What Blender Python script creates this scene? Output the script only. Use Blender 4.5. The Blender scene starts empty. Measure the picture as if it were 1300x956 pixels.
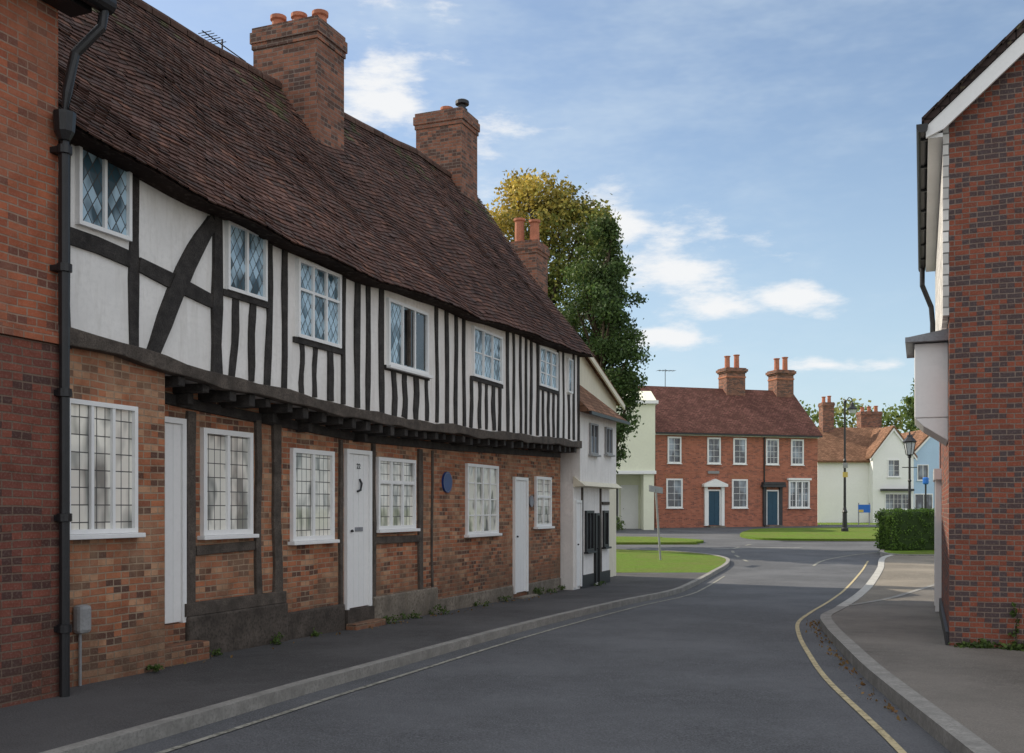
import bpy, bmesh, math, random
import numpy as np
from mathutils import Vector, Matrix, noise as mnoise
random.seed(7); rng=np.random.default_rng(7)
scene=bpy.context.scene
scene.view_settings.view_transform='Standard'
scene.view_settings.look='None'
scene.view_settings.exposure=0
COL=scene.collection

# ---------------------------------------------------------------- terrain height
KN=[(-60,.85),(-10,.33),(8,.15),(20,-.04),(27,-.02),(60,.55),(90,.75),(1500,1.0)]
def interp(kn,x):
    if x<=kn[0][0]: return kn[0][1]
    for (a,b),(c,d) in zip(kn,kn[1:]):
        if x<=c: return b+(d-b)*(x-a)/(c-a)
    return kn[-1][1]
def G(y): return interp(KN,y)

# ---------------------------------------------------------------- materials
class NT:
    def __init__(s,name):
        s.m=bpy.data.materials.new(name); s.m.use_nodes=True
        s.t=s.m.node_tree; s.n=s.t.nodes; s.l=s.t.links
        s.b=s.n['Principled BSDF']
    def new(s,k,**kw):
        n=s.n.new(k)
        for a,b in kw.items(): setattr(n,a,b)
        return n
    def link(s,a,b): s.l.new(a,b)
    def uv(s,kind='UV'):
        return s.new('ShaderNodeTexCoord').outputs[kind]
    def noise(s,vec,scale,detail=3,rough=.6):
        n=s.new('ShaderNodeTexNoise'); n.inputs['Scale'].default_value=scale
        n.inputs['Detail'].default_value=detail; n.inputs['Roughness'].default_value=rough
        s.link(vec,n.inputs['Vector']); return n.outputs['Fac']
    def ramp(s,fac,stops):
        r=s.new('ShaderNodeValToRGB'); e=r.color_ramp.elements
        e[0].position=stops[0][0]; e[0].color=(*stops[0][1],1)
        e[1].position=stops[-1][0]; e[1].color=(*stops[-1][1],1)
        for p,c in stops[1:-1]:
            k=e.new(p); k.color=(*c,1)
        s.link(fac,r.inputs['Fac']); return r.outputs['Color']
    def mix(s,a,b,fac,mode='MIX'):
        n=s.new('ShaderNodeMix',data_type='RGBA',blend_type=mode)
        for sock,v in ((n.inputs[0],fac),(n.inputs[6],a),(n.inputs[7],b)):
            if isinstance(v,(int,float)): sock.default_value=v
            elif isinstance(v,tuple): sock.default_value=(*v,1)
            else: s.link(v,sock)
        return n.outputs[2]
    def math(s,op,a,b=None):
        n=s.new('ShaderNodeMath',operation=op)
        for sock,v in zip(n.inputs,(a,b)):
            if v is None: continue
            if isinstance(v,(int,float)): sock.default_value=v
            else: s.link(v,sock)
        return n.outputs[0]
    def bump(s,h,dist=.01,strength=.6,prev=None):
        n=s.new('ShaderNodeBump'); n.inputs['Distance'].default_value=dist
        n.inputs['Strength'].default_value=strength
        s.link(h,n.inputs['Height'])
        if prev: s.link(prev,n.inputs['Normal'])
        return n.outputs['Normal']
    def done(s,col,rough=.8,normal=None,spec=.3):
        if isinstance(col,tuple): s.b.inputs['Base Color'].default_value=(*col,1)
        else: s.link(col,s.b.inputs['Base Color'])
        if isinstance(rough,(int,float)): s.b.inputs['Roughness'].default_value=rough
        else: s.link(rough,s.b.inputs['Roughness'])
        s.b.inputs['Specular IOR Level'].default_value=spec
        if normal: s.link(normal,s.b.inputs['Normal'])
        return s.m
def k(c,f): return tuple(min(1,x*f) for x in c)

def plain(name,c,rough=.6,var=.2,scale=6,bump=.003,spec=.3,kind='Object',metal=0,streak=0):
    t=NT(name); v=t.uv(kind)
    a=t.noise(v,scale,3); b=t.noise(v,scale*9,2)
    col=t.mix(k(c,1-var),k(c,1+var),t.ramp(a,[(.3,(0,0,0)),(.7,(1,1,1))]))
    col=t.mix(col,k(c,1-var*1.2),t.ramp(b,[(.45,(0,0,0)),(.75,(1,1,1))]))
    if streak:
        mp=t.new('ShaderNodeMapping'); t.link(v,mp.inputs[0]); mp.inputs['Scale'].default_value=(6,6,.7)
        s_=t.noise(mp.outputs[0],1.5,4,.7)
        col=t.mix(col,tuple(q*r for q,r in zip(c,(.66,.64,.6))),t.math('MULTIPLY',t.ramp(s_,[(.5,(0,0,0)),(.75,(1,1,1))]),streak))
    t.b.inputs['Metallic'].default_value=metal
    return t.done(col,rough,t.bump(b,bump,.5),spec)

def brick(name,c1,c2,mortar,extra=None,exf=.5,w=.17,h=.058,ms=.007,grime=.5,patch=None,pale=None,damp=0,cheap=False):
    t=NT(name); uv=t.uv('UV'); v=uv
    if not cheap:
        wob=t.new('ShaderNodeTexNoise'); wob.inputs['Scale'].default_value=2.2; wob.inputs['Detail'].default_value=1; t.link(uv,wob.inputs['Vector'])
        ad=t.new('ShaderNodeVectorMath',operation='MULTIPLY_ADD')
        t.link(wob.outputs['Color'],ad.inputs[0]); ad.inputs[1].default_value=(.028,.028,0); t.link(uv,ad.inputs[2])
        v=ad.outputs[0]
    A=t.new('ShaderNodeTexBrick'); A.offset=.5
    A.inputs['Color1'].default_value=(*c1,1); A.inputs['Color2'].default_value=(*c2,1)
    A.inputs['Mortar'].default_value=(*mortar,1); A.inputs['Scale'].default_value=1
    A.inputs['Mortar Size'].default_value=ms; A.inputs['Mortar Smooth'].default_value=.3
    A.inputs['Brick Width'].default_value=w; A.inputs['Row Height'].default_value=h
    t.link(v,A.inputs['Vector'])
    col=A.outputs['Color']; isb=t.math('SUBTRACT',1,A.outputs['Fac'])
    big=t.noise(uv,1.3,4,.65); mid=t.noise(uv,4.5,4,.65)
    sp=t.new('ShaderNodeSeparateXYZ'); t.link(v,sp.inputs[0])
    row=t.math('FLOOR',t.math('DIVIDE',sp.outputs[1],h))
    sh=t.math('MULTIPLY',t.math('MODULO',t.math('ABSOLUTE',row),2),.5)
    cx=t.math('FLOOR',t.math('ADD',t.math('DIVIDE',sp.outputs[0],w),sh))
    cb=t.new('ShaderNodeCombineXYZ'); t.link(cx,cb.inputs[0]); t.link(row,cb.inputs[1])
    wn=t.new('ShaderNodeTexWhiteNoise'); wn.noise_dimensions='2D'; t.link(cb.outputs[0],wn.inputs['Vector'])
    r=wn.outputs['Value']
    if extra: col=t.mix(col,extra,t.math('MULTIPLY',t.math('LESS_THAN',r,exf),isb))
    if pale: col=t.mix(col,pale,t.math('MULTIPLY',t.math('GREATER_THAN',r,.84),t.math('MULTIPLY',isb,.75)))
    if patch:
        pm=t.ramp(big,[(.44,(0,0,0)),(.62,(1,1,1))])
        col=t.mix(col,patch,t.math('MULTIPLY',pm,.55))
    col=t.mix(col,k(c1,.28),t.math('MULTIPLY',t.ramp(mid,[(.42,(0,0,0)),(.72,(1,1,1))]),grime))
    if damp:
        s2=t.new('ShaderNodeSeparateXYZ'); t.link(uv,s2.inputs[0])
        hh=t.math('SUBTRACT',t.math('ADD',.95,t.math('MULTIPLY',t.math('SUBTRACT',big,.5),1.6)),s2.outputs[1])
        mr=t.new('ShaderNodeMapRange'); t.link(hh,mr.inputs['Value']); mr.inputs['From Min'].default_value=0; mr.inputs['From Max'].default_value=.6; mr.inputs['To Max'].default_value=damp
        col=t.mix(col,(.07,.05,.038),mr.outputs[0])
    if cheap: return t.done(col,.9,None,.15)
    fine=t.noise(uv,55,2)
    col=t.mix(col,(.5,.4,.32),t.math('MULTIPLY',t.ramp(fine,[(.5,(0,0,0)),(.9,(1,1,1))]),.25),'MIX')
    hsum=t.math('ADD',isb,t.math('MULTIPLY',fine,.6))
    return t.done(col,.9,t.bump(hsum,.008,.7),.15)

def tiles(name,c,w=.17,h=.11,lichen=(.25,.22,.12)):
    t=NT(name); uv=t.uv('UV')
    n=t.new('ShaderNodeTexBrick'); n.offset=.5; n.inputs['Scale'].default_value=1
    n.inputs['Color1'].default_value=(*k(c,1.35),1); n.inputs['Color2'].default_value=(*k(c,.65),1)
    n.inputs['Mortar'].default_value=(*k(c,.25),1); n.inputs['Mortar Size'].default_value=.008
    n.inputs['Brick Width'].default_value=w; n.inputs['Row Height'].default_value=h
    t.link(uv,n.inputs['Vector'])
    a=t.noise(uv,1.3,3); b=t.noise(uv,12,2)
    col=t.mix(n.outputs['Color'],k(c,.5),t.ramp(a,[(.4,(0,0,0)),(.7,(.8,.8,.8))]))
    col=t.mix(col,lichen,t.ramp(b,[(.6,(0,0,0)),(.75,(.5,.5,.5))]))
    inv=t.math('SUBTRACT',1,n.outputs['Fac'])
    return t.done(col,.9,t.bump(inv,.015,.8),.15)

def attrmat(name,rough=.85,trans=0,spec=.2,noisy=0):
    t=NT(name); a=t.new('ShaderNodeAttribute',attribute_name='Col')
    col=a.outputs['Color']
    if noisy:
        o=t.uv('Object')
        b=t.noise(o,noisy,3); c=t.noise(o,noisy*6,3)
        col=t.mix(col,(.5,.48,.48),t.ramp(b,[(.35,(0,0,0)),(.75,(.6,.6,.6))]),'MULTIPLY')
        col=t.mix(col,(.18,.15,.12),t.ramp(c,[(.54,(0,0,0)),(.75,(.5,.5,.5))]))
        t.done(col,rough,t.bump(c,.005,.5),spec)
    else: t.done(col,rough,None,spec)
    if trans:
        tr=t.new('ShaderNodeBsdfTranslucent'); t.link(col,tr.inputs['Color'])
        mx=t.new('ShaderNodeMixShader'); mx.inputs[0].default_value=trans
        t.link(t.b.outputs[0],mx.inputs[1]); t.link(tr.outputs[0],mx.inputs[2])
        t.link(mx.outputs[0],t.n['Material Output'].inputs['Surface'])
    return t.m

def glass(name,kind,a,b,lw,pale,dark,leadc=(.03,.03,.03),bias=.5,nscale=5,cellv=.12,soft=.1):
    t=NT(name); uv=t.uv('UV')
    sp=t.new('ShaderNodeSeparateXYZ'); t.link(uv,sp.inputs[0])
    u=t.math('DIVIDE',sp.outputs[0],a); v=t.math('DIVIDE',sp.outputs[1],b)
    if kind=='diamond':
        p=t.math('ADD',u,v); q=t.math('SUBTRACT',u,v)
    else: p,q=u,v
    cell=t.new('ShaderNodeCombineXYZ'); t.link(t.math('FLOOR',p),cell.inputs[0]); t.link(t.math('FLOOR',q),cell.inputs[1])
    wn=t.new('ShaderNodeTexWhiteNoise'); wn.noise_dimensions='2D'; t.link(cell.outputs[0],wn.inputs['Vector'])
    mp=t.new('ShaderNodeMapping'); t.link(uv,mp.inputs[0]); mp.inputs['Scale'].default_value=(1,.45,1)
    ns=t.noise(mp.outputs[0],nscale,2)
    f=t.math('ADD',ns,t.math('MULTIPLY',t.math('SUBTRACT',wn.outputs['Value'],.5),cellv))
    col=t.mix(dark,pale,t.ramp(f,[(bias-soft,(0,0,0)),(bias+soft,(1,1,1))]))  # pale and dark mottling paints window reflections into the base colour
    rough=.06
    nrm=None
    if kind!='none':
        m=t.math('MAXIMUM',t.math('LESS_THAN',t.math('FRACT',p),lw/a),t.math('LESS_THAN',t.math('FRACT',q),lw/(b if kind!='diamond' else a)))
        col=t.mix(col,leadc,m)
        rough=t.math('ADD',t.math('MULTIPLY',m,.6),.05)
        nrm=t.bump(t.math('ADD',wn.outputs['Value'],ns),.004,.4)
    return t.done(col,rough,nrm,.8)

M={}
M['plaster']=plain('limewashed_plaster',(.83,.81,.78),.9,.06,2.5,.005,streak=.5)
M['cream']=plain('cream_render',(.75,.71,.57),.85,.05,2,.003,streak=.4)
M['palecream']=plain('pale_render',(.78,.79,.63),.85,.04,1,.002)
M['timber']=plain('weathered_black_oak',(.045,.04,.037),.8,.5,9,.014)
M['greytimber']=plain('weathered_grey_oak',(.10,.082,.068),.85,.42,8,.014)
M['brickold']=brick('old_orange_brick',(.50,.185,.09),(.29,.11,.065),(.36,.28,.2),(.12,.065,.05),.2,grime=.55,patch=(.42,.27,.17),pale=(.58,.34,.2),damp=.5)
M['brickred']=brick('red_house_brick',(.48,.15,.075),(.35,.105,.06),(.34,.24,.18),(.19,.08,.06),.18,grime=.45,patch=(.36,.17,.11))
M['brickdark']=brick('dark_plinth_brick',(.26,.085,.058),(.165,.062,.05),(.18,.13,.1),(.09,.05,.045),.25,grime=.5,damp=.4)
M['brickgable']=brick('vitrified_gable_brick',(.30,.09,.055),(.21,.07,.046),(.23,.18,.15),(.09,.066,.068),.4,grime=.3,w=.135,h=.052,ms=.006)
M['brickquoin']=brick('orange_quoin_brick',(.46,.16,.08),(.36,.11,.06),(.33,.26,.2),grime=.2,cheap=True)
M['brickfar']=brick('georgian_brick',(.50,.175,.11),(.37,.125,.08),(.36,.24,.18),(.26,.1,.075),.2,w=.215,h=.07,grime=.3,cheap=True)
M['brickchim']=brick('chimney_brick',(.35,.15,.095),(.21,.10,.072),(.24,.19,.16),(.11,.07,.06),.28,grime=.6)
M['tiles']=attrmat('old_clay_tile',.9,0,.12,noisy=2.5)
M['tilesfar']=tiles('far_clay_tile',(.18,.08,.064))
M['tilesbrown']=tiles('brown_clay_tile',(.27,.145,.09))
M['tilesdark']=tiles('dark_clay_tile',(.07,.05,.045))
M['tilehung']=tiles('painted_hung_tile',(.7,.68,.65),lichen=(.5,.48,.44))
M['whitepaint']=plain('white_gloss_paint',(.85,.85,.84),.4,.03,3,.001,.4)
M['cast']=plain('black_cast_iron',(.014,.014,.016),.45,.3,8,.002,.5)
M['darkpaint']=plain('dark_grey_paint',(.05,.05,.055),.5,.2,5)
M['terracotta']=plain('terracotta_pot',(.45,.175,.105),.85,.25,6)
M['leadsheet']=plain('lead_sheet',(.26,.27,.29),.6,.2,4)
M['teal']=plain('blue_door_paint',(.025,.075,.12),.4,.1,3)
M['navy']=plain('blue_plaque_enamel',(.015,.045,.19),.35,.15,5)
M['bluehouse']=plain('light_blue_render',(.46,.62,.8),.85,.05,1)
M['signblue']=plain('blue_sign_paint',(.03,.16,.55),.4,.1,4)
M['yellow']=plain('yellow_sign_paint',(.6,.45,.12),.5,.1,4)
M['concrete']=plain('stained_cement_render',(.21,.18,.145),.95,.4,3,.012,streak=.8)
M['plinthdark']=plain('tarred_plinth',(.08,.066,.055),.9,.45,4,.012)
M['kerb']=plain('granite_kerbstone',(.26,.25,.23),.85,.25,5,.004)
M['kerbpale']=plain('pale_kerbstone',(.42,.41,.38),.85,.2,5,.004)
M['greymetal']=plain('grey_painted_metal',(.3,.3,.3),.5,.15,6)
M['bark']=plain('bark',(.08,.06,.04),.95,.4,5,.03)
M['leaf']=attrmat('leaf',.6,.3,.25)
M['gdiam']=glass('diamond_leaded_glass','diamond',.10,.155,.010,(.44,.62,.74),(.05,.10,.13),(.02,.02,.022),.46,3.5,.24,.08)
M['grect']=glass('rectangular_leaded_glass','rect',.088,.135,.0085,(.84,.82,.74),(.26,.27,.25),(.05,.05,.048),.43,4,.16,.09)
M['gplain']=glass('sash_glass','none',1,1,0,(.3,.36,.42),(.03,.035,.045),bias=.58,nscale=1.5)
M['gpale']=glass('painted_reflection_glass','none',1,1,0,(.8,.79,.7),(.2,.21,.2),bias=.46,nscale=5,soft=.07)
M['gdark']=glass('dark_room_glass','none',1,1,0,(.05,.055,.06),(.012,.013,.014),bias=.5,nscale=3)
M['lampglass']=plain('lantern_glass',(.5,.53,.55),.15,.1,3,.001,.6)

def asphalt(name,c,patch=.3):
    t=NT(name); v=t.uv('Object')
    f=t.noise(v,70,2,.8); m=t.noise(v,6,3); b=t.noise(v,.5,4)
    col=t.mix(k(c,.5),k(c,1.6),t.ramp(f,[(.35,(0,0,0)),(.7,(1,1,1))]))
    col=t.mix(col,k(c,.62),t.math('MULTIPLY',t.ramp(m,[(.4,(0,0,0)),(.7,(1,1,1))]),patch))
    col=t.mix(col,k(c,1.6),t.math('MULTIPLY',t.ramp(b,[(.42,(0,0,0)),(.62,(1,1,1))]),patch))
    return t.done(col,.8,t.bump(f,.012,1),.3)
M['road']=asphalt('asphalt',(.1,.102,.108),.45)
M['pave']=asphalt('pavement_asphalt',(.076,.073,.073),.6)
M['paver']=asphalt('pavement_asphalt_pale',(.155,.14,.122),.6)
M['apron']=asphalt('side_lane_asphalt',(.2,.175,.14),.5)
def worn(name,c,a0=.46,a1=.66):
    t=NT(name); v=t.uv('Object'); a=t.noise(v,14,4,.8)
    col=t.mix(c,k(c,.3),t.ramp(a,[(a0,(0,0,0)),(a1,(.9,.9,.9))]))
    return t.done(col,.8)
M['markw']=worn('worn_white_marking',(.45,.45,.43),.42,.62)
M['marky']=worn('worn_yellow_marking',(.5,.42,.25))
M['markf']=worn('faded_line_marking',(.36,.35,.3),.4,.6)
def grassm():
    t=NT('grass'); v=t.uv('Object')
    a=t.noise(v,.8,4,.7); b=t.noise(v,24,3,.8)
    col=t.ramp(b,[(.28,(.05,.10,.012)),(.5,(.15,.26,.03)),(.72,(.28,.4,.06))])
    col=t.mix(col,(.2,.2,.06),t.ramp(a,[(.4,(0,0,0)),(.66,(.7,.7,.7))]))
    return t.done(col,.9,t.bump(b,.1,1),.15)
M['grass']=grassm()

# ---------------------------------------------------------------- mesh builder
class MB:
    def __init__(s): s.v=[]; s.f=[]; s.c=[]
    def add(s,vs,fs,c=None):
        o=len(s.v); s.v+= [tuple(p) for p in vs]
        for f in fs: s.f.append([i+o for i in f]); s.c.append(c)
        return s
    def box(s,x0,x1,y0,y1,z0,z1,c=None):
        return s.add([(x0,y0,z0),(x1,y0,z0),(x1,y1,z0),(x0,y1,z0),(x0,y0,z1),(x1,y0,z1),(x1,y1,z1),(x0,y1,z1)],
            [(0,3,2,1),(4,5,6,7),(0,1,5,4),(1,2,6,5),(2,3,7,6),(3,0,4,7)],c)
    def prism(s,a,b):
        n=len(a)
        return s.add(list(a)+list(b),[tuple(range(n))[::-1],tuple(range(n,2*n))]+[(i,(i+1)%n,n+(i+1)%n,n+i) for i in range(n)])
    def pxz(s,poly,y0,y1): return s.prism([(x,y0,z) for x,z in poly],[(x,y1,z) for x,z in poly])
    def pyz(s,poly,x0,x1): return s.prism([(x0,y,z) for y,z in poly],[(x1,y,z) for y,z in poly])
    def pxy(s,poly,z0,z1): return s.prism([(x,y,z0) for x,y in poly],[(x,y,z1) for x,y in poly])
    def ribxz(s,pts,w,y0,y1):
        n=len(pts); L=[];R=[]
        for i,(x,z) in enumerate(pts):
            a=pts[max(0,i-1)]; b=pts[min(n-1,i+1)]
            dx,dz=b[0]-a[0],b[1]-a[1]; l=math.hypot(dx,dz) or 1
            ww=w if isinstance(w,(int,float)) else w[i]
            L.append((x-dz/l*ww/2,z+dx/l*ww/2)); R.append((x+dz/l*ww/2,z-dx/l*ww/2))
        vs=[]
        for i in range(n): vs+=[(L[i][0],y0,L[i][1]),(R[i][0],y0,R[i][1]),(R[i][0],y1,R[i][1]),(L[i][0],y1,L[i][1])]
        fs=[(0,1,2,3),(4*n-4,4*n-1,4*n-2,4*n-3)]
        for i in range(n-1):
            for j in range(4): fs.append((4*i+j,4*i+(j+1)%4,4*i+4+(j+1)%4,4*i+4+j))
        return s.add(vs,fs)
    def tube(s,pts,rad,n=8,cap=True):
        pts=[Vector(p) for p in pts]
        if isinstance(rad,(int,float)): rad=[rad]*len(pts)
        o=len(s.v)
        for i,p in enumerate(pts):
            d=(pts[min(i+1,len(pts)-1)]-pts[max(i-1,0)]).normalized()
            a=d.cross(Vector((0,0,1)))
            if a.length<.05: a=d.cross(Vector((1,0,0)))
            a.normalize(); b=d.cross(a)
            for j in range(n):
                t=2*math.pi*j/n; s.v.append(tuple(p+(a*math.cos(t)+b*math.sin(t))*rad[i]))
        for i in range(len(pts)-1):
            for j in range(n):
                s.f.append([o+i*n+j,o+i*n+(j+1)%n,o+(i+1)*n+(j+1)%n,o+(i+1)*n+j]); s.c.append(None)
        if cap:
            s.f.append([o+j for j in range(n)][::-1]); s.f.append([o+(len(pts)-1)*n+j for j in range(n)]); s.c+=[None,None]
        return s
    def lathe(s,prof,cx,cy,cz,n=12):
        o=len(s.v)
        for r,z in prof:
            for j in range(n):
                t=2*math.pi*(j+.5)/n; s.v.append((cx+r*math.cos(t),cy+r*math.sin(t),cz+z))
        for i in range(len(prof)-1):
            for j in range(n):
                s.f.append([o+i*n+j,o+i*n+(j+1)%n,o+(i+1)*n+(j+1)%n,o+(i+1)*n+j]); s.c.append(None)
        s.f.append([o+j for j in range(n)][::-1]); s.f.append([o+(len(prof)-1)*n+j for j in range(n)]); s.c+=[None,None]
        return s
    def make(s,name,mat,parent=None,smooth=False,label=None,bevel=0,recalc=True):
        me=bpy.data.meshes.new(name); me.from_pydata(s.v,[],s.f); me.update()
        if recalc:
            bm=bmesh.new(); bm.from_mesh(me); bmesh.ops.recalc_face_normals(bm,faces=bm.faces[:]); bm.to_mesh(me); bm.free()
        if any(c is not None for c in s.c):
            at=me.color_attributes.new('Col','FLOAT_COLOR','CORNER')
            arr=np.ones((len(me.loops),4),dtype=np.float32)
            for p,c in zip(me.polygons,s.c):
                if c is not None: arr[p.loop_start:p.loop_start+p.loop_total,:3]=c
            at.data.foreach_set('color',arr.ravel())
        uvl=me.uv_layers.new(name='UVMap'); Z=Vector((0,0,1))
        uvs=np.zeros((len(me.loops),2),dtype=np.float32)
        vc=[v.co for v in me.vertices]
        for p in me.polygons:
            n=p.normal
            if abs(n.z)>.98: t=Vector((1,0,0)); b=Vector((0,1,0))
            else:
                t=Z.cross(n).normalized(); b=n.cross(t)
            for li in p.loop_indices:
                c=vc[me.loops[li].vertex_index]; uvs[li]=(c.dot(t),c.dot(b))
        uvl.data.foreach_set('uv',uvs.ravel())
        me.materials.append(M[mat] if isinstance(mat,str) else mat)
        if smooth:
            for p in me.polygons: p.use_smooth=True
        o=bpy.data.objects.new(name,me); COL.objects.link(o)
        if parent: o.parent=parent
        if label: o['label']=label
        if bevel:
            md=o.modifiers.new('bevel','BEVEL'); md.width=bevel; md.segments=2; md.limit_method='ANGLE'
        return o
def root(name,loc,rz,label,cat,group=None):
    o=bpy.data.objects.new(name,None); o.location=loc; o.rotation_euler=(0,0,rz)
    o.empty_display_size=.3; COL.objects.link(o)
    o['label']=label; o['category']=cat
    if group: o['group']=group
    return o

# ---------------------------------------------------------------- setting sheets
def smooth(pts,n=8):
    P=[Vector((p[0],p[1],0)) for p in pts]; out=[]
    for i in range(len(P)-1):
        p0=P[max(i-1,0)];p1=P[i];p2=P[i+1];p3=P[min(i+2,len(P)-1)]
        for j in range(n):
            t=j/n
            q=.5*((2*p1)+(p2-p0)*t+(2*p0-5*p1+4*p2-p3)*t*t+(3*p1-p0-3*p2+p3)*t**3)
            out.append((q.x,q.y))
    out.append((P[-1].x,P[-1].y)); return out
def finish_sheet(bm,name,off,mat,skirt):
    for kk,_ in KN[1:-1]:
        bmesh.ops.bisect_plane(bm,geom=bm.verts[:]+bm.edges[:]+bm.faces[:],plane_co=(0,kk,0),plane_no=(0,1,0))
    for v in bm.verts: v.co.z=G(v.co.y)+off
    bmesh.ops.recalc_face_normals(bm,faces=bm.faces[:])
    for f in bm.faces:
        if f.normal.z<0: f.normal_flip()
    if skirt:
        be=[e for e in bm.edges if e.is_boundary]
        r=bmesh.ops.extrude_edge_only(bm,edges=be)
        for v in r['geom']:
            if isinstance(v,bmesh.types.BMVert): v.co.z-=skirt
    me=bpy.data.meshes.new(name); bm.to_mesh(me); bm.free()
    me.materials.append(M[mat]); o=bpy.data.objects.new(name,me); COL.objects.link(o)
    o['kind']='structure'; return o
def sheet(name,poly,off,mat,skirt=0):
    bm=bmesh.new(); f=bm.faces.new([bm.verts.new((x,y,0)) for x,y in poly])
    bmesh.ops.triangulate(bm,faces=[f]); return finish_sheet(bm,name,off,mat,skirt)
def offset(pts,d):
    out=[]
    for i,p in enumerate(pts):
        a=pts[max(0,i-1)];b=pts[min(len(pts)-1,i+1)]
        dx,dy=b[0]-a[0],b[1]-a[1];l=math.hypot(dx,dy) or 1
        out.append((p[0]-dy/l*d,p[1]+dx/l*d))
    return out
def ribbon(name,pts,d0,d1,off,mat,skirt=0):
    A=offset(pts,d0);B=offset(pts,d1); bm=bmesh.new()
    va=[bm.verts.new((x,y,0)) for x,y in A]; vb=[bm.verts.new((x,y,0)) for x,y in B]
    for i in range(len(A)-1): bm.faces.new((va[i],va[i+1],vb[i+1],vb[i]))
    return finish_sheet(bm,name,off,mat,skirt)

sheet('ground',[(-900,-60),(900,-60),(900,1400),(-900,1400)],-.012,'grass')
sheet('road',[(-30,-20),(70,-20),(70,41.5),(11,41.5),(11.3,46),(12.8,53.5),(20,56.5),(40,60),(40,66),(-25,56.5),(-30,41.5)],0,'road')
leftk=smooth([(-5.3,-1),(-3.1,4),(-1.42,8.5),(0.1,12.6),(1.79,16.6),(2.9,18.9),(3.8,21.4),(4.95,25),(6.1,28.8),(6.35,31),(5.8,33),(4.2,34.5),(0,35),(-25,35)])
i25=min(range(len(leftk)),key=lambda i:abs(leftk[i][1]-24.3)+(0 if leftk[i][0]>3 else 99))
pl=leftk[:i25+1]
sheet('pavement',pl+[(-4,24.3),(-9,19),(-9,4),(-11,-1)],.085,'pave',.14)
ribbon('kerb',pl,-.015,.09,.091,'kerb',.14)
sheet('grass_patch',leftk[i25:]+[(-25,24.3)],.085,'grass',.12)
ribbon('kerb',leftk[i25:],-.02,.08,.1,'kerb',.14)
sheet('grass_patch',smooth([(-25,39.4),(4,39.4),(6.8,39.8),(7.7,41.4),(6.5,43.4),(3,44.6),(-25,44.8)]),.085,'grass',.12)
sheet('grass_patch',[(70,42.2),(14,42.2)]+smooth([(12,42.4),(10.4,43.2),(10.2,45.5),(11,49),(12.5,53.2)])+[(14,54.5),(24,57.2),(38,62),(70,62)],.085,'grass',.12)
near=[(1.35,-1),(2.1,3),(2.6,6.06),(3.0,8.5),(3.42,10.6),(3.76,12.2),(4.15,13.7),(4.75,15.0)]
rk=smooth(near+[(5.9,17.6),(7.55,21.6),(9.3,26),(10.9,30.2),(12.1,32.2)])
diag=smooth([(5.05,15.45),(6.3,17.1),(8.9,21.2),(12,24.6),(20,29.5),(40,37)])
ir=min(range(len(rk)),key=lambda i:abs(rk[i][1]-15.2))
sheet('pavement',rk[:ir+1]+diag+[(40,-1)],.1,'paver',.14)
sheet('side_lane',rk[ir:]+[(40,43.5),(40,36.9)]+diag[::-1][1:],.096,'apron',.14)
ribbon('kerb',rk[:ir+1],.02,-.12,.106,'kerb',.14)
ribbon('kerb',rk[ir:],.03,-.13,.106,'kerbpale',.14)
ribbon('kerb',diag,.0,-.1,.107,'kerb',.05)
vg=smooth([(40,42),(22,34.9),(15,31.9),(12.6,31.2),(11.8,31.6),(11.9,32.8),(12.9,34.6),(16,37),(26,40),(40,41.9)])
sheet('grass_verge',vg[:-1],.125,'grass',.16)
ribbon('kerb',vg,-.02,.1,.135,'kerb',.17)
yl=smooth([(1.75,3),(2.28,6),(2.66,8.6),(3.06,10.6),(3.42,12.2),(3.86,13.8),(4.5,15.4),(5.5,17.7),(7.15,21.7),(8.9,26.1),(10.5,30.2)])
ribbon('yellow_line_marking',yl,-.025,.025,.006,'marky')
ribbon('edge_line_marking',offset(pl,-.28),-.025,.025,.006,'markf')
def dash(pts,a,b):
    for i in range(0,len(pts)-1,2): ribbon('junction_marking',pts[i:i+2],a,b,.006,'markf')
ribbon('junction_marking',smooth([(8.3,28.2),(9.3,30.5),(11,33),(13,35.2)],3),-.04,.04,.0065,'markf')
dash(smooth([(6.9,30),(7.2,33),(7.9,36.5),(9.2,39.5)],3),-.05,.05)
ribbon('junction_marking',[(7.1,36.4),(8.5,37),(10.6,37.4)],-.09,.09,.0072,'markw')
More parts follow.
